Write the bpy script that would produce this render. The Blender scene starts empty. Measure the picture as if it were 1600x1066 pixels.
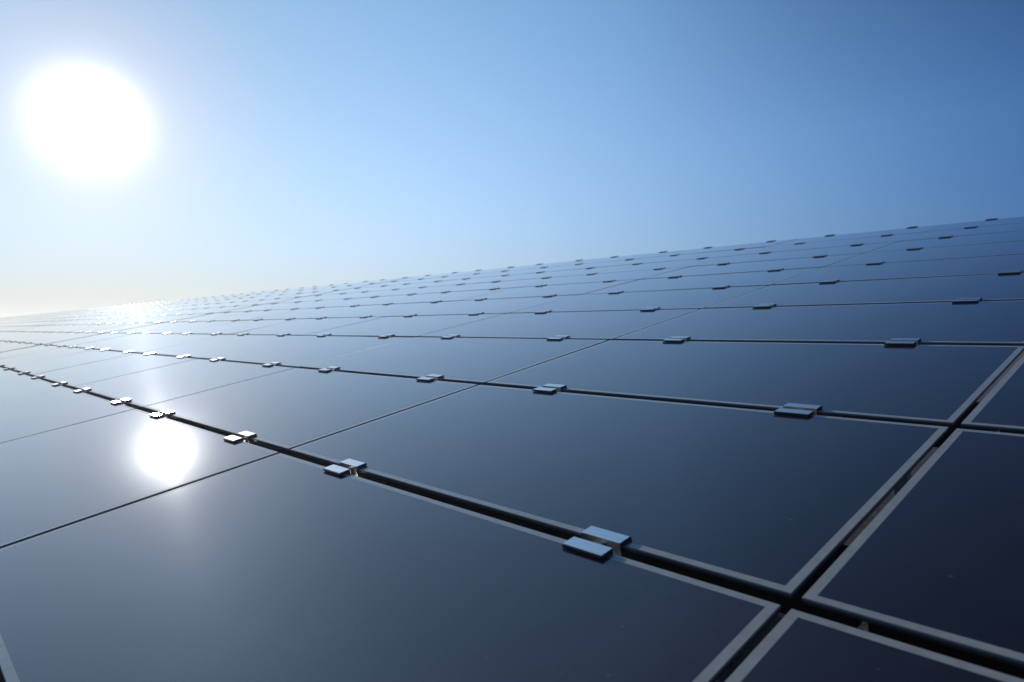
import bpy, bmesh, math, random
from mathutils import Matrix, Vector, Euler

random.seed(7)
scene = bpy.context.scene
COL = scene.collection

# ------------------------------------------------------------------ constants
TILT = 0.201589586            # slope of the array (radians)
PX, PY = 1.20751, 0.6253      # pitch of the modules along / up the slope
LX, LY = 1.1985, 0.6013       # size of one module
TH = 0.0068                   # laminate thickness
BW = 0.0116                   # pale edge band
WIDE = 0.080                  # extra width of the joint after every 7 columns
SUN = Vector((-0.94838488, 0.18997288, 0.25392209)).normalized()
CAM_LOCAL = Vector((0.3109068, -0.62289295, 0.41768695))
F_PX = 1052.68                # focal length in pixels of a 1600 wide picture
CAMW = Matrix(((0.68552718, -0.01212043, 0.72794614),
               (0.72804703, 0.01141256, -0.68543218),
               (0.0, 0.99986141, 0.01664786)))
ROT = Matrix.Rotation(TILT, 3, 'X')


def W(u, v, w=0.0):
    """a point of the array plane -> world"""
    return ROT @ Vector((u, v, w))


def col_u(i):
    """u of the seam left of which column i starts (columns count to the left)"""
    if i < 0:
        return -i * PX + 0.002
    return -(i * PX + WIDE * (i // 7))


CAM_POS = W(*CAM_LOCAL)
CAM_INV = CAMW.transposed()


def project(p):
    q = CAM_INV @ (p - CAM_POS)
    if q.z > -0.02:
        return None
    return (800 + F_PX * q.x / -q.z, 533 - F_PX * q.y / -q.z)


# ------------------------------------------------------------------ materials
def new_mat(name):
    m = bpy.data.materials.new(name)
    m.use_nodes = True
    nt = m.node_tree
    b = nt.nodes['Principled BSDF']
    return m, nt, b


def node(nt, kind, **kw):
    n = nt.nodes.new(kind)
    for k, v in kw.items():
        setattr(n, k, v)
    return n


def mathn(nt, op, a, b=None, c=None, clamp=False):
    n = nt.nodes.new('ShaderNodeMath')
    n.operation = op
    n.use_clamp = clamp
    for i, x in enumerate((a, b, c)):
        if x is None:
            continue
        if hasattr(x, 'is_output'):
            nt.links.new(x, n.inputs[i])
        else:
            n.inputs[i].default_value = x
    return n.outputs[0]


def ramp(nt, fac, stops):
    r = nt.nodes.new('ShaderNodeValToRGB')
    el = r.color_ramp.elements
    while len(el) > len(stops):
        el.remove(el[-1])
    while len(el) < len(stops):
        el.new(0.5)
    for e, (p, c) in zip(el, stops):
        e.position = p
        e.color = (*c, 1)
    nt.links.new(fac, r.inputs[0])
    return r.outputs[0]


def mat_cell():
    m, nt, b = new_mat('dark_thin_film_glass')
    tc = node(nt, 'ShaderNodeNewGeometry')
    info = node(nt, 'ShaderNodeObjectInfo')
    # slow tint drift of the thin film, blue black to maroon black
    n1 = node(nt, 'ShaderNodeTexNoise'); n1.inputs['Scale'].default_value = 1.3
    n1.inputs['Detail'].default_value = 2
    nt.links.new(tc.outputs['Position'], n1.inputs['Vector'])
    tint = mathn(nt, 'MULTIPLY_ADD', info.outputs['Random'], 0.35, n1.outputs['Fac'])
    tint = mathn(nt, 'MULTIPLY', tint, 0.8)
    colr = ramp(nt, tint, [(0.3, (0.0125, 0.0090, 0.0150)), (0.75, (0.0300, 0.0110, 0.0120))])
    # dust specks and smears lying on the glass
    v = node(nt, 'ShaderNodeTexVoronoi'); v.inputs['Scale'].default_value = 26
    nt.links.new(tc.outputs['Position'], v.inputs['Vector'])
    sep = node(nt, 'ShaderNodeSeparateColor')
    nt.links.new(v.outputs['Color'], sep.inputs[0])
    rad = mathn(nt, 'MULTIPLY_ADD', sep.outputs[0], 0.11, -0.040)
    speck = mathn(nt, 'LESS_THAN', v.outputs['Distance'], rad)
    n2 = node(nt, 'ShaderNodeTexNoise'); n2.inputs['Scale'].default_value = 5.5
    n2.inputs['Detail'].default_value = 7; n2.inputs['Roughness'].default_value = 0.72
    nt.links.new(tc.outputs['Position'], n2.inputs['Vector'])
    film = mathn(nt, 'MULTIPLY', mathn(nt, 'POWER', n2.outputs['Fac'], 4.0), 0.16)
    dust = mathn(nt, 'MULTIPLY_ADD', speck, 0.13, film)
    mix = node(nt, 'ShaderNodeMix', data_type='RGBA')
    nt.links.new(dust, mix.inputs['Factor'])
    nt.links.new(colr, mix.inputs['A'])
    mix.inputs['B'].default_value = (0.42, 0.40, 0.37, 1)
    nt.links.new(mix.outputs['Result'], b.inputs['Base Color'])
    b.inputs['Roughness'].default_value = 0.50
    b.inputs['Specular IOR Level'].default_value = 0.0
    b.inputs['Coat Weight'].default_value = 1.0
    b.inputs['Coat IOR'].default_value = 1.62
    cr = mathn(nt, 'MULTIPLY_ADD', n2.outputs['Fac'], 0.02, 0.008)
    nt.links.new(cr, b.inputs['Coat Roughness'])
    # faint waviness of rolled glass
    n3 = node(nt, 'ShaderNodeTexNoise'); n3.inputs['Scale'].default_value = 3.0
    n3.inputs['Detail'].default_value = 1
    nt.links.new(tc.outputs['Position'], n3.inputs['Vector'])
    bp = node(nt, 'ShaderNodeBump'); bp.inputs['Strength'].default_value = 0.05
    bp.inputs['Distance'].default_value = 0.004
    nt.links.new(n3.outputs['Fac'], bp.inputs['Height'])
    nt.links.new(bp.outputs[0], b.inputs['Coat Normal'])
    # the bluish film under the glass scatters a little light around the mirror direction
    gl = node(nt, 'ShaderNodeBsdfAnisotropic')
    gl.inputs['Color'].default_value = (0.0165, 0.0225, 0.0335, 1)
    gl.inputs['Roughness'].default_value = 0.57
    ad = node(nt, 'ShaderNodeAddShader')
    out = nt.nodes['Material Output']
    nt.links.new(b.outputs[0], ad.inputs[0])
    g2 = node(nt, 'ShaderNodeBsdfAnisotropic')
    g2.inputs['Color'].default_value = (0.0009, 0.0009, 0.0009, 1)
    g2.inputs['Roughness'].default_value = 0.23
    a2 = node(nt, 'ShaderNodeAddShader')
    nt.links.new(gl.outputs[0], a2.inputs[0]); nt.links.new(g2.outputs[0], a2.inputs[1])
    nt.links.new(a2.outputs[0], ad.inputs[1])
    nt.links.new(ad.outputs[0], out.inputs['Surface'])
    return m


def mat_band():
    m, nt, b = new_mat('pale_edge_delete_glass')
    tc = node(nt, 'ShaderNodeNewGeometry')
    n1 = node(nt, 'ShaderNodeTexNoise'); n1.inputs['Scale'].default_value = 60
    n1.inputs['Detail'].default_value = 5
    nt.links.new(tc.outputs['Position'], n1.inputs['Vector'])
    c = ramp(nt, n1.outputs['Fac'], [(0.3, (0.37, 0.40, 0.385)), (0.7, (0.46, 0.49, 0.47))])
    nt.links.new(c, b.inputs['Base Color'])
    b.inputs['Roughness'].default_value = 0.8
    b.inputs['Specular IOR Level'].default_value = 0.0
    b.inputs['Coat Weight'].default_value = 1
    b.inputs['Coat IOR'].default_value = 1.53
    b.inputs['Coat Roughness'].default_value = 0.02
    return m


def mat_edge():
    m, nt, b = new_mat('laminate_cut_edge')
    tc = node(nt, 'ShaderNodeTexCoord')
    sp = node(nt, 'ShaderNodeSeparateXYZ')
    nt.links.new(tc.outputs['Object'], sp.inputs[0])
    f = mathn(nt, 'MULTIPLY_ADD', sp.outputs[2], -1 / TH, 0.0)  # grey fade from the top down paints light dying into the gap
    c = ramp(nt, f, [(0.0, (0.34, 0.35, 0.33)), (0.44, (0.20, 0.205, 0.195)),
                     (0.5, (0.02, 0.02, 0.02)), (0.56, (0.07, 0.072, 0.07)), (1.0, (0.04, 0.04, 0.038))])
    nt.links.new(c, b.inputs['Base Color'])
    b.inputs['Roughness'].default_value = 0.32
    return m


def mat_metal(name, base, rough, metallic=1.0, aniso=0.0, scale=400, grain=0.06):
    m, nt, b = new_mat(name)
    tc = node(nt, 'ShaderNodeTexCoord')
    mp = node(nt, 'ShaderNodeMapping'); mp.inputs['Scale'].default_value = (0.04, 1, 1)
    nt.links.new(tc.outputs['Object'], mp.inputs['Vector'])
    n1 = node(nt, 'ShaderNodeTexNoise'); n1.inputs['Scale'].default_value = scale
    n1.inputs['Detail'].default_value = 4
    nt.links.new(mp.outputs[0], n1.inputs['Vector'])
    lo = tuple(x * (1 - grain * 2) for x in base); hi = tuple(min(1, x * (1 + grain)) for x in base)
    c = ramp(nt, n1.outputs['Fac'], [(0.3, lo), (0.7, hi)])
    nt.links.new(c, b.inputs['Base Color'])
    r = mathn(nt, 'MULTIPLY_ADD', n1.outputs['Fac'], 0.14, rough - 0.07)
    nt.links.new(r, b.inputs['Roughness'])
    b.inputs['Metallic'].default_value = metallic
    return m


def mat_plain(name, base, rough, scale=90, grain=0.2):
    m, nt, b = new_mat(name)
    tc = node(nt, 'ShaderNodeTexCoord')
    n1 = node(nt, 'ShaderNodeTexNoise'); n1.inputs['Scale'].default_value = scale
    n1.inputs['Detail'].default_value = 6
    nt.links.new(tc.outputs['Object'], n1.inputs['Vector'])
    lo = tuple(x * (1 - grain) for x in base); hi = tuple(x * (1 + grain) for x in base)
    c = ramp(nt, n1.outputs['Fac'], [(0.3, lo), (0.7, hi)])
    nt.links.new(c, b.inputs['Base Color'])
    b.inputs['Roughness'].default_value = rough
    bp = node(nt, 'ShaderNodeBump'); bp.inputs['Strength'].default_value = 0.25
    bp.inputs['Distance'].default_value = 0.002
    nt.links.new(n1.outputs['Fac'], bp.inputs['Height'])
    nt.links.new(bp.outputs[0], b.inputs['Normal'])
    return m


M_CELL = mat_cell()
M_BAND = mat_band()
M_EDGE = mat_edge()
M_ALU = mat_metal('brushed_aluminium', (0.84, 0.80, 0.75), 0.25)
M_STEEL = mat_metal('galvanized_steel', (0.42, 0.43, 0.44), 0.5, scale=60, grain=0.15)
M_RUST = mat_plain('weathered_brown_beam', (0.035, 0.023, 0.016), 0.9)
M_RUBBER = mat_plain('black_rubber', (0.012, 0.012, 0.013), 0.55, grain=0.3)
M_BOLT = mat_metal('bolt_steel', (0.33, 0.32, 0.33), 0.35)
M_CABLE = mat_plain('black_cable_sheath', (0.015, 0.015, 0.016), 0.45)


def mat_ground():
    m, nt, b = new_mat('dry_soil')
    tc = node(nt, 'ShaderNodeNewGeometry')
    n1 = node(nt, 'ShaderNodeTexNoise'); n1.inputs['Scale'].default_value = 0.35
    n1.inputs['Detail'].default_value = 10; n1.inputs['Roughness'].default_value = 0.65
    nt.links.new(tc.outputs['Position'], n1.inputs['Vector'])
    n2 = node(nt, 'ShaderNodeTexNoise'); n2.inputs['Scale'].default_value = 14
    n2.inputs['Detail'].default_value = 8
    nt.links.new(tc.outputs['Position'], n2.inputs['Vector'])
    f = mathn(nt, 'MULTIPLY_ADD', n2.outputs['Fac'], 0.5, mathn(nt, 'MULTIPLY', n1.outputs['Fac'], 0.5))
    c = ramp(nt, f, [(0.36, (0.014, 0.017, 0.008)), (0.48, (0.026, 0.020, 0.012)), (0.62, (0.05, 0.038, 0.025))])
    nt.links.new(c, b.inputs['Base Color'])
    b.inputs['Roughness'].default_value = 0.95
    bp = node(nt, 'ShaderNodeBump'); bp.inputs['Strength'].default_value = 0.7
    bp.inputs['Distance'].default_value = 0.04
    nt.links.new(n2.outputs['Fac'], bp.inputs['Height'])
    nt.links.new(bp.outputs[0], b.inputs['Normal'])
    return m


# ------------------------------------------------------------------ mesh helpers
def add_poly(bm, pts, mi=0):
    f = bm.faces.new([bm.verts.new(p) for p in pts])
    f.material_index = mi
    return f


def add_box(bm, x0, x1, y0, y1, z0, z1, mi=0, bev=0.0):
    vs = [bm.verts.new((x, y, z)) for x in (x0, x1) for y in (y0, y1) for z in (z0, z1)]
    fs = []
    for q in ((0, 1, 3, 2), (4, 6, 7, 5), (0, 4, 5, 1), (2, 3, 7, 6), (0, 2, 6, 4), (1, 5, 7, 3)):
        f = bm.faces.new([vs[k] for k in q]); f.material_index = mi; fs.append(f)
    if bev:
        es = list({e for f in fs for e in f.edges})
        bmesh.ops.bevel(bm, geom=es, offset=bev, segments=2, profile=0.6, affect='EDGES')


def add_prism(bm, prof, x0, x1, mi=0):
    """closed profile in (y, z), counter-clockwise seen from +x, extruded along x"""
    a = [bm.verts.new((x0, y, z)) for y, z in prof]
    b = [bm.verts.new((x1, y, z)) for y, z in prof]
    n = len(prof)
    for k in range(n):
        f = bm.faces.new((a[k], b[k], b[(k + 1) % n], a[(k + 1) % n])); f.material_index = mi
    f = bm.faces.new(b); f.material_index = mi
    f = bm.faces.new(a[::-1]); f.material_index = mi


def add_cyl(bm, cx, cy, z0, z1, r, n=6, mi=0, rot=0.0):
    lo = [bm.verts.new((cx + r * math.cos(rot + 2 * math.pi * k / n), cy + r * math.sin(rot + 2 * math.pi * k / n), z0)) for k in range(n)]
    hi = [bm.verts.new((v.co.x, v.co.y, z1)) for v in lo]
    for k in range(n):
        f = bm.faces.new((lo[k], lo[(k + 1) % n], hi[(k + 1) % n], hi[k])); f.material_index = mi
    f = bm.faces.new(hi); f.material_index = mi
    f = bm.faces.new(lo[::-1]); f.material_index = mi


def mesh(name, bm, mats):
    bmesh.ops.recalc_face_normals(bm, faces=bm.faces)
    me = bpy.data.meshes.new(name)
    bm.to_mesh(me)
    for m in (mats if isinstance(mats, (list, tuple)) else [mats]):
        me.materials.append(m)
    return me


def link(name, data, parent=None):
    o = bpy.data.objects.new(name, data)
    COL.objects.link(o)
    if parent is not None:
        o.parent = parent
    return o


def tag(o, label=None, cat=None, group=None, kind=None):
    for k, v in (('label', label), ('category', cat), ('group', group), ('kind', kind)):
        if v:
            o[k] = v


def copy_tree(o, parent=None):
    c = o.copy()
    COL.objects.link(c)
    c.parent = parent
    for ch in list(o.children):
        copy_tree(ch, c)
    return c


# ------------------------------------------------------------------ module meshes
def fill_cell(bm, mi=0):
    x, y = LX / 2 - BW, LY / 2 - BW
    add_poly(bm, [(-x, -y, 0), (x, -y, 0), (x, y, 0), (-x, y, 0)], mi)


CH = 0.0006   # ground edge of the glass


def fill_band(bm, mi=0):
    xi, yi, xo, yo = LX / 2 - BW, LY / 2 - BW, LX / 2 - CH, LY / 2 - CH
    a = [bm.verts.new(p) for p in ((-xi, -yi, 0), (xi, -yi, 0), (xi, yi, 0), (-xi, yi, 0))]
    b = [bm.verts.new(p) for p in ((-xo, -yo, 0), (xo, -yo, 0), (xo, yo, 0), (-xo, yo, 0))]
    for k in range(4):
        f = bm.faces.new((a[k], b[k], b[(k + 1) % 4], a[(k + 1) % 4])); f.material_index = mi


def fill_back(bm, mi=0):
    xo, yo = LX / 2, LY / 2
    lv = [(xo - CH, yo - CH, 0), (xo, yo, -CH), (xo, yo, -TH + CH), (xo - CH, yo - CH, -TH)]
    rings = [[bm.verts.new(p) for p in ((-x, -y, z), (x, -y, z), (x, y, z), (-x, y, z))] for x, y, z in lv]
    for r0, r1 in zip(rings, rings[1:]):
        for k in range(4):
            f = bm.faces.new((r0[k], r1[k], r1[(k + 1) % 4], r0[(k + 1) % 4])); f.material_index = mi
    f = bm.faces.new(rings[-1][::-1]); f.material_index = mi


def keep_up(me):
    # open sheets: make every horizontal face of the top point up
    bm = bmesh.new(); bm.from_mesh(me)
    for f in bm.faces:
        if abs(f.normal.z) > 0.99 and f.calc_center_median().z > -1e-6 and f.normal.z < 0:
            f.normal_flip()
    bm.to_mesh(me); bm.free()


bm = bmesh.new(); fill_cell(bm); ME_CELL = mesh('cell_sheet', bm, M_CELL); keep_up(ME_CELL)
bm = bmesh.new(); fill_band(bm); ME_BAND = mesh('edge_band', bm, M_BAND); keep_up(ME_BAND)
bm = bmesh.new(); fill_back(bm); ME_BACK = mesh('back_glass', bm, M_EDGE)

# ------------------------------------------------------------------ which modules and clamps are in view
NCOL = 78
vis = []
for j in range(-2, 9):
    for i in range(-3, NCOL):
        u1 = col_u(i) - (PX - LX) / 2; u0 = u1 - LX
        v0 = j * PY + (PY - LY) / 2; v1 = v0 + LY
        pts = []
        N = 8
        for a in range(N + 1):
            for b in range(N + 1):
                q = project(W(u0 + (u1 - u0) * a / N, v0 + (v1 - v0) * b / N))
                if q and -15 <= q[0] <= 1615 and -15 <= q[1] <= 1081:
                    pts.append(q)
        if not pts:
            continue
        c = project(W((u0 + u1) / 2, (v0 + v1) / 2))
        w = max(p[0] for p in pts) - min(p[0] for p in pts)
        h = max(p[1] for p in pts) - min(p[1] for p in pts)
        vis.append((w * h + (1e6 if j == -2 or i < 0 else 0), i, j, (u0 + u1) / 2, (v0 + v1) / 2))
vis.sort(key=lambda t: -t[0])

ORD = ('zeroth first second third fourth fifth sixth seventh eighth ninth tenth eleventh twelfth thirteenth '
       'fourteenth fifteenth sixteenth seventeenth eighteenth nineteenth twentieth').split()
TENS = {20: 'twenty', 30: 'thirty', 40: 'forty', 50: 'fifty', 60: 'sixty', 70: 'seventy', 80: 'eighty', 90: 'ninety'}
TENTH = {20: 'twentieth', 30: 'thirtieth', 40: 'fortieth', 50: 'fiftieth', 60: 'sixtieth', 70: 'seventieth',
         80: 'eightieth', 90: 'ninetieth'}


def ordinal(n):
    if n >= 100:
        return 'hundredth' if n == 100 else 'hundred-and-' + ordinal(n - 100)
    if n <= 20:
        return ORD[n]
    t = n // 10 * 10
    return TENTH[t] if n % 10 == 0 else TENS[t] + '-' + ORD[n % 10]


def row_text(j):
    if j == -2:
        return 'cut-off row nearest the camera'
    if j == -1:
        return 'lowest full row'
    if j == 8:
        return 'topmost row'
    return ordinal(j + 2) + ' row up'


def col_text(i):
    if i < 0:
        return ordinal(-i) + ' right of the near cross gap'
    if i < 7:
        return ordinal(i + 1) + ' left of the near cross gap'
    return ordinal(i - 6) + ' beyond the far cross gap'


def look_text(i, j):
    if j == -1 and i in (1,):
        return 'dark solar panel mirroring the white sun'
    if i < 0:
        return 'almost black solar panel'
    if i < 2:
        return 'dark blue solar panel'
    if i < 7:
        return 'glossy blue solar panel'
    return 'pale gleaming solar panel'


# ------------------------------------------------------------------ solar panels
G_PANEL = 'frameless solar panels clamped in rows up the slope'
proto = bpy.data.objects.new('solar_panel', None)
COL.objects.link(proto)
proto.empty_display_size = 0.1
for nm, me in (('cell_sheet', ME_CELL), ('edge_band', ME_BAND), ('back_glass', ME_BACK)):
    link(nm, me, proto)


def wobble(i, j):
    r = random.Random(i * 131 + j * 977 + 5)
    return r.gauss(0, 0.0010), r.gauss(0, 0.0008), r.uniform(-0.0003, 0.0003)


def panel_matrix(i, j, u, v):
    ax, ay, dz = wobble(i, j)
    R = ROT.to_4x4() @ Matrix.Rotation(ax, 4, 'X') @ Matrix.Rotation(ay, 4, 'Y')
    if j == -1:      # the lowest full row sits a touch tighter
        return Matrix.Translation(W(u, v + 0.005, dz)) @ R @ Matrix.Diagonal((1, 1 - 0.010 / LY, 1, 1))
    if j < -1:
        v += 0.010
    return Matrix.Translation(W(u, v, dz)) @ R


first = True
rest_panels = []
for k, (s, i, j, u, v) in enumerate(vis):
    if k >= 300:
        rest_panels.append((i, j, u, v))
        continue
    o = proto if first else copy_tree(proto)
    first = False
    m = panel_matrix(i, j, u, v)
    o.rotation_mode = 'XYZ'
    o.location = m.to_translation()
    o.rotation_euler = m.to_euler()
    o.scale = m.to_scale()
    tag(o, '%s, %s, %s' % ((look_text(i, j), row_text(j), col_text(i)) if (i, j) != (1, -1) else (look_text(i, j), 'front row', 'left of the near cross gap')), 'solar panel', G_PANEL)


def merge_copies(name, fill, mats, matrices):
    src = bmesh.new(); fill(src)
    bmesh.ops.recalc_face_normals(src, faces=src.faces)
    me = bpy.data.meshes.new('tmp'); src.to_mesh(me); src.free()
    keep_up(me)
    out = bmesh.new()
    for m in matrices:
        n0 = len(out.verts)
        out.from_mesh(me)
        out.verts.ensure_lookup_table()
        bmesh.ops.transform(out, matrix=m, verts=out.verts[n0:])
    res = bpy.data.meshes.new(name)
    out.to_mesh(res); out.free()
    for mm in mats:
        res.materials.append(mm)
    return link(name, res)


if rest_panels:
    def fill_all(b):
        fill_cell(b, 0); fill_band(b, 1); fill_back(b, 2)
    o = merge_copies('distant_solar_panels', fill_all, [M_CELL, M_BAND, M_EDGE], [panel_matrix(*t) for t in rest_panels])
    tag(o, 'mass of hazy far solar panels fading into the glare at the left', 'solar panels', kind='stuff')

# ------------------------------------------------------------------ clamps
CL = 0.066    # length of a clamp
T0, T1, T2 = 0.0004, 0.0028, 0.0056


def wing_profile(s):
    p = [(0.0085, T1), (0.0296, T1), (0.0302, T1 + 0.0008), (0.0302, T2 - 0.0005), (0.0297, T2), (0.0085, T2)]
    return p if s > 0 else [(-y, z) for y, z in p][::-1]


def fill_bracket(bm, mi=0):
    # hat section: two wings joined by a sunk channel
    wt = 0.0024
    prof = [(-0.0302, T1 + 0.0006), (-0.0296, T1), (-0.0098, T1), (-0.0098, -0.0200), (0.0098, -0.0200), (0.0098, T1),
            (0.0296, T1), (0.0302, T1 + 0.0006), (0.0302, T2 - 0.0006), (0.0296, T2), (0.0098 - wt, T2),
            (0.0098 - wt, -0.0200 + wt), (-0.0098 + wt, -0.0200 + wt), (-0.0098 + wt, T2), (-0.0296, T2), (-0.0302, T2 - 0.0006)]
    add_prism(bm, prof, -CL / 2, CL / 2, mi)


def fill_pad(bm, s, mi=0):
    y0, y1 = (0.0120, 0.0312)
    if s < 0:
        y0, y1 = -y1, -y0
    add_box(bm, -CL / 2 - 0.0012, CL / 2 + 0.0012, y0, y1, T0, T1 - 0.0001, mi)
    # lip of the rubber that wraps the outer edge of the wing
    ye = (0.0304, 0.0316) if s > 0 else (-0.0316, -0.0304)
    add_box(bm, -CL / 2 - 0.0012, CL / 2 + 0.0012, ye[0], ye[1], T1 + 0.0001, T2 - 0.0012, mi)


def fill_bolt(bm, mi=0):
    add_cyl(bm, 0, 0, -0.0176, -0.0165, 0.0068, 14, mi)
    add_cyl(bm, 0, 0, -0.0164, -0.0030, 0.0050, 6, mi, rot=0.3)


bm = bmesh.new(); fill_bracket(bm); ME_BR = mesh('bracket', bm, M_ALU)
ME_PADS = []
for s in (-1, 1):
    bm = bmesh.new(); fill_pad(bm, s); ME_PADS.append(mesh('rubber_pad', bm, M_RUBBER))
bm = bmesh.new(); fill_bolt(bm); ME_BOLT = mesh('bolt', bm, M_BOLT)


def fill_small(b):
    fill_bracket(b, 0); fill_pad(b, -1, 1); fill_pad(b, 1, 1); fill_bolt(b, 2)


bm = bmesh.new(); fill_small(bm)
ME_SMALL = mesh('module_clamp', bm, [M_ALU, M_RUBBER, M_BOLT])

clamps = []
for j in range(-1, 10):
    for i in range(-3, NCOL):
        for q, fr in enumerate((0.2185, 0.772)):
            r = random.Random(i * 77 + j * 31 + q)
            u = col_u(i) - PX * fr + r.gauss(0, 0.004)
            v = j * PY + r.gauss(0, 0.0010) + (0.010 if j < 0 else 0)
            a = project(W(u - CL / 2, v - 0.03)); b = project(W(u + CL / 2, v + 0.03, 0.006))
            c = project(W(u, v))
            if not a or not b or not c or not (-25 < c[0] < 1625 and -25 < c[1] < 1091):
                continue
            size = abs(a[0] - b[0]) + abs(a[1] - b[1])
            clamps.append((size, i, j, q, u, v, r.gauss(0, 0.010)))
clamps.sort(key=lambda t: -t[0])
G_CL = 'clamps holding the solar panels along the long seams'
protoc = bpy.data.objects.new('module_clamp', None)
COL.objects.link(protoc); protoc.empty_display_size = 0.03
link('bracket', ME_BR, protoc)
for me in ME_PADS:
    link('rubber_pad', me, protoc)
link('bolt', ME_BOLT, protoc)


def clamp_matrix(u, v, rz):
    return Matrix.Translation(W(u, v, 0.0006)) @ ROT.to_4x4() @ Matrix.Rotation(rz, 4, 'Z')


def clamp_label(i, j, q):
    n = i * 2 + q
    if j == 9:
        seam = 'top edge'
    elif j == -1:
        seam = 'frontmost seam'
    elif j == 0:
        seam = 'nearest dark seam'
    else:
        seam = ordinal(j + 1) + ' seam up'
    if i < 0:
        return 'silver clamp, %s, %s right of the near cross gap' % (seam, ordinal(-n))
    if i < 7:
        look = 'silver clamp on black rubber' if i < 2 else 'bright silver clamp'
        return '%s, %s, %s left of the near cross gap' % (look, seam, ordinal(n + 1))
    return 'tiny dark clamp, %s, %s beyond the far cross gap' % (seam, ordinal(n - 13))


first = True
rest = []
for k, (size, i, j, q, u, v, rz) in enumerate(clamps):
    if k >= 300:
        rest.append(clamp_matrix(u, v, rz))
        continue
    if size > 26:
        o = protoc if first else copy_tree(protoc)
        first = False
    else:
        o = link('module_clamp', ME_SMALL)
    m = clamp_matrix(u, v, rz)
    o.location = m.to_translation(); o.rotation_euler = m.to_euler()
    tag(o, clamp_label(i, j, q), 'clamp', G_CL)
if rest:
    o = merge_copies('distant_clamps', fill_small, [M_ALU, M_RUBBER, M_BOLT], rest)
    tag(o, 'mass of tiny far clamps dotting the glaring end of the array', 'clamps', kind='stuff')

# ------------------------------------------------------------------ what carries the panels
VB, VT = -2 * PY, 9 * PY
GROUND_Z = -1.55


def make_rack(i0, i1, label):
    r = bpy.data.objects.new('mounting_rack', None)
    COL.objects.link(r)
    ua, ub = col_u(i0) - 0.01, -((i1) * PX + WIDE * (max(i1 - 1, 0) // 7)) + 0.01 if i1 > 0 else col_u(i1) + 0.01
    r.location = (0.5 * (ua + ub), 0, GROUND_Z)
    r['label'] = label; r['category'] = 'rack'; r['group'] = 'racks under the panels'
    inv = Matrix.Translation(-Vector(r.location))

    def part(name, bm, mat):
        bmesh.ops.transform(bm, matrix=inv @ ROT.to_4x4(), verts=bm.verts)
        return link(name, mesh(name, bm, mat), r)
    for i in range(i0, i1):
        for fr in (0.2185, 0.772):
            u = col_u(i) - PX * fr
            bm = bmesh.new()
            prof_w = 0.020
            add_box(bm, u - prof_w, u + prof_w, VB - 0.05, VT + 0.03, -0.060, -0.0215)
            part('rail', bm, M_STEEL)
    for v in (-0.97, 0.215, 0.93, 2.35, 3.9, 5.2):
        bm = bmesh.new()
        add_box(bm, ub, ua, v - 0.04, v + 0.04, -0.140, -0.0605)
        part('beam', bm, M_RUST)
    for v in (-0.97, 2.35, 5.2):
        n = 3
        for k in range(n):
            u = ub + (ua - ub) * (k + 0.5) / n
            p = W(u, v, -0.141)
            bm = bmesh.new()
            add_box(bm, p.x - 0.045, p.x + 0.045, p.y - 0.045, p.y + 0.045, GROUND_Z - 0.1, p.z - 0.012)
            bmesh.ops.transform(bm, matrix=inv, verts=bm.verts)
            link('post', mesh('post', bm, M_STEEL), r)
    return r


make_rack(-3, 0, 'steel rails and brown beams glimpsed below the gap between the rightmost panels')
make_rack(0, 7, 'dark rack seen in the seams between near cross gap and far cross gap')
make_rack(7, 14, 'dark rack under the panels just beyond the far cross gap')


def tube(name, pts, rad, mat, n=8):
    cu = bpy.data.curves.new(name, 'CURVE'); cu.dimensions = '3D'
    cu.bevel_depth = rad; cu.bevel_resolution = 3
    sp = cu.splines.new('BEZIER'); sp.bezier_points.add(len(pts) - 1)
    for bp_, p in zip(sp.bezier_points, pts):
        bp_.co = p; bp_.handle_left_type = bp_.handle_right_type = 'AUTO'
    tmp = bpy.data.objects.new(name, cu); COL.objects.link(tmp)
    dg = bpy.context.evaluated_depsgraph_get()
    me = bpy.data.meshes.new_from_object(tmp.evaluated_get(dg))
    bpy.data.objects.remove(tmp)
    me.materials.clear(); me.materials.append(mat)
    return link(name, me)


o = tube('cable', [W(0.5, 0.84, -0.052), W(0.1, 0.80, -0.045), W(-0.05, 0.87, -0.032), W(-0.2, 0.99, -0.045), W(-0.8, 1.02, -0.052)],
         0.0035, M_CABLE)
tag(o, 'thin black cable crossing below the near cross gap between rusty beam and panels', 'cable')

# ------------------------------------------------------------------ ground
bm = bmesh.new()
S = 6000
add_poly(bm, [(-S, -S, GROUND_Z), (S, -S, GROUND_Z), (S, S, GROUND_Z), (-S, S, GROUND_Z)])
g = link('ground', mesh('ground', bm, mat_ground()))
tag(g, kind='structure')

# ------------------------------------------------------------------ air
HAZE = 0.0068
hm = bpy.data.materials.new('thin_haze'); hm.use_nodes = True
hn = hm.node_tree; hn.nodes.clear()
ho = hn.nodes.new('ShaderNodeOutputMaterial')
hv = hn.nodes.new('ShaderNodeVolumePrincipled')
hv.inputs['Color'].default_value = (0.86, 0.90, 0.95, 1)
hv.inputs['Density'].default_value = HAZE
hv.inputs['Anisotropy'].default_value = 0.55
hn.links.new(hv.outputs[0], ho.inputs['Volume'])
bm = bmesh.new()
add_box(bm, -140, 30, -30, 30, GROUND_Z - 1.0, 2.4)
hz = link('haze', mesh('haze', bm, hm))
tag(hz, 'thin pale haze hanging over the far end of the solar array', 'haze', kind='stuff')

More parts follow.
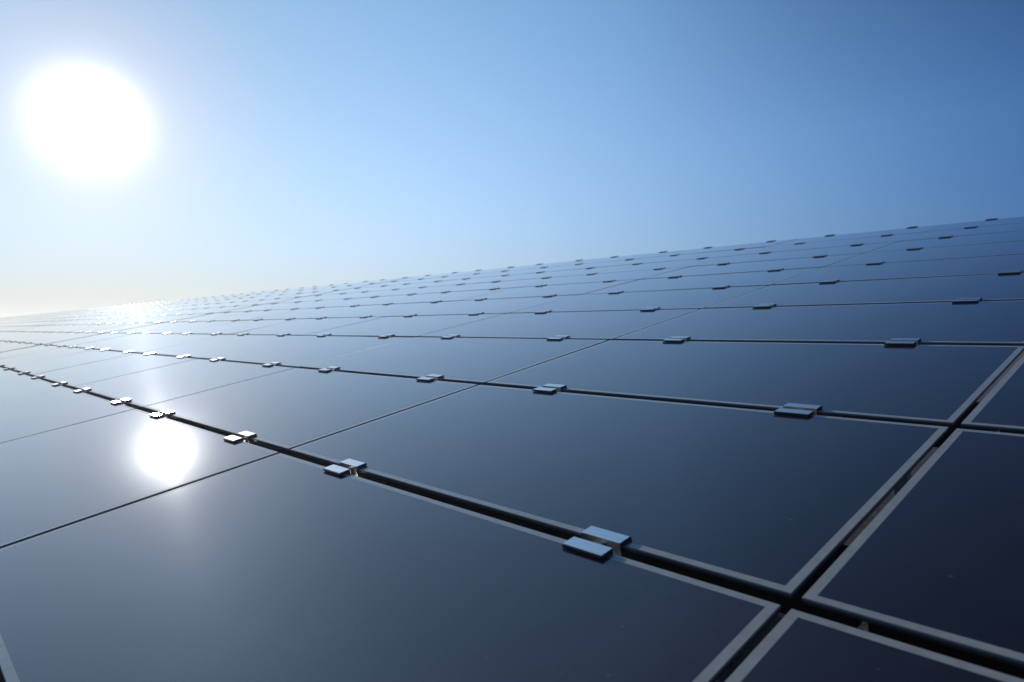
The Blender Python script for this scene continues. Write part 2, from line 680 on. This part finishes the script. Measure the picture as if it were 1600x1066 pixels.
# ------------------------------------------------------------------ sky
SKY = 0.10
world = bpy.data.worlds.new('World')
scene.world = world
world.use_nodes = True
nt = world.node_tree
bg = nt.nodes['Background']
sky = nt.nodes.new('ShaderNodeTexSky')
sky.sky_type = 'NISHITA'
sky.sun_disc = False
sky.sun_elevation = math.asin(SUN.z)
sky.sun_rotation = math.atan2(SUN.x, SUN.y)
sky.altitude = 200
sky.air_density = 1.0
sky.dust_density = 0.0
sky.ozone_density = 1.6
bg.inputs['Strength'].default_value = SKY
tc = nt.nodes.new('ShaderNodeTexCoord')
vm = nt.nodes.new('ShaderNodeVectorMath'); vm.operation = 'NORMALIZE'
nt.links.new(tc.outputs['Generated'], vm.inputs[0])
dt = nt.nodes.new('ShaderNodeVectorMath'); dt.operation = 'DOT_PRODUCT'
nt.links.new(vm.outputs[0], dt.inputs[0])
dt.inputs[1].default_value = SUN
ang = mathn(nt, 'MULTIPLY', mathn(nt, 'ARCCOSINE', mathn(nt, 'MINIMUM', dt.outputs['Value'], 0.9999999)), 180 / math.pi)
# blue deepens away from the sun, lens vignetting painted in; soft at horizon
sxyz = nt.nodes.new('ShaderNodeSeparateXYZ')
nt.links.new(vm.outputs[0], sxyz.inputs[0])
elev = mathn(nt, 'MULTIPLY', mathn(nt, 'ARCSINE', sxyz.outputs[2]), 180 / math.pi)
far = mathn(nt, 'MULTIPLY_ADD', ang, 1 / 40, -1.0, clamp=True)
high = mathn(nt, 'MULTIPLY', far, mathn(nt, 'MULTIPLY', mathn(nt, 'MINIMUM', mathn(nt, 'MAXIMUM', mathn(nt, 'ADD', elev, -15.0), 0.0), 40.0), -1 / 15))
elev = mathn(nt, 'MINIMUM', mathn(nt, 'MAXIMUM', elev, 0.0), 35.0)
away = mathn(nt, 'POWER', mathn(nt, 'DIVIDE', mathn(nt, 'MINIMUM', ang, 90.0), 60.0), 3.0)
low = mathn(nt, 'EXPONENT', mathn(nt, 'DIVIDE', elev, -6.0))
ssep = nt.nodes.new('ShaderNodeSeparateColor')
nt.links.new(sky.outputs[0], ssep.inputs[0])
chan = []
for ch, (A, kk, ee, ll) in enumerate(((1.84, 1.06, -0.179, -1.66), (1.57, 0.64, 0.108, -1.42), (1.60, 0.29, 0.098, -0.93))):
    ex = mathn(nt, 'MULTIPLY_ADD', away, -kk, mathn(nt, 'MULTIPLY_ADD', elev, ee / 30, mathn(nt, 'MULTIPLY', low, ll)))
    ex = mathn(nt, 'ADD', ex, high)
    chan.append(mathn(nt, 'MULTIPLY', ssep.outputs[ch], mathn(nt, 'MULTIPLY', mathn(nt, 'EXPONENT', ex), A)))
skyc = nt.nodes.new('ShaderNodeCombineXYZ')
for ch in range(3):
    nt.links.new(chan[ch], skyc.inputs[ch])


def lobe(width, power, colour):
    e = mathn(nt, 'EXPONENT', mathn(nt, 'MULTIPLY', mathn(nt, 'POWER', mathn(nt, 'DIVIDE', ang, width), power), -1.0))
    v = nt.nodes.new('ShaderNodeVectorMath'); v.operation = 'SCALE'
    v.inputs[0].default_value = tuple(c / SKY for c in colour)
    nt.links.new(e, v.inputs['Scale'])
    return v.outputs[0]


def vadd(a, b_):
    v = nt.nodes.new('ShaderNodeVectorMath'); v.operation = 'ADD'
    nt.links.new(a, v.inputs[0]); nt.links.new(b_, v.inputs[1])
    return v.outputs[0]


# circumsolar light: a hot core and a wide soft aureole
col = vadd(skyc.outputs[0], lobe(1.5, 1.35, (8.0, 7.9, 7.7)))
col = vadd(col, lobe(8.0, 2.0, (0.30, 0.15, 0.04)))
col = vadd(col, lobe(16.0, 2.0, (0.01, -0.05, -0.17)))
nt.links.new(col, bg.inputs['Color'])

# ------------------------------------------------------------------ sun
ld = bpy.data.lights.new('sun', 'SUN')
ld.energy = 3.0
ld.angle = math.radians(0.53)
ld.color = (1.0, 0.95, 0.87)
lo = bpy.data.objects.new('sun', ld)
COL.objects.link(lo)
lo.rotation_euler = SUN.to_track_quat('Z', 'Y').to_euler()
lo.location = (-20, 4, 12)

# ------------------------------------------------------------------ camera
cd = bpy.data.cameras.new('camera')
cam = bpy.data.objects.new('camera', cd)
COL.objects.link(cam)
cam.matrix_world = Matrix.Translation(CAM_POS) @ CAMW.to_4x4()
cd.sensor_width = 36
cd.lens = F_PX * 36 / 1600
cd.clip_start = 0.02
cd.clip_end = 20000
cd.dof.use_dof = True
cd.dof.focus_distance = 1.5
cd.dof.aperture_fstop = 6.3
cd.dof.aperture_blades = 9
scene.camera = cam

scene.view_settings.view_transform = 'Standard'
scene.view_settings.look = 'None'
scene.view_settings.exposure = 0.0
scene.view_settings.gamma = 1.0
scene.view_settings.use_curve_mapping = False
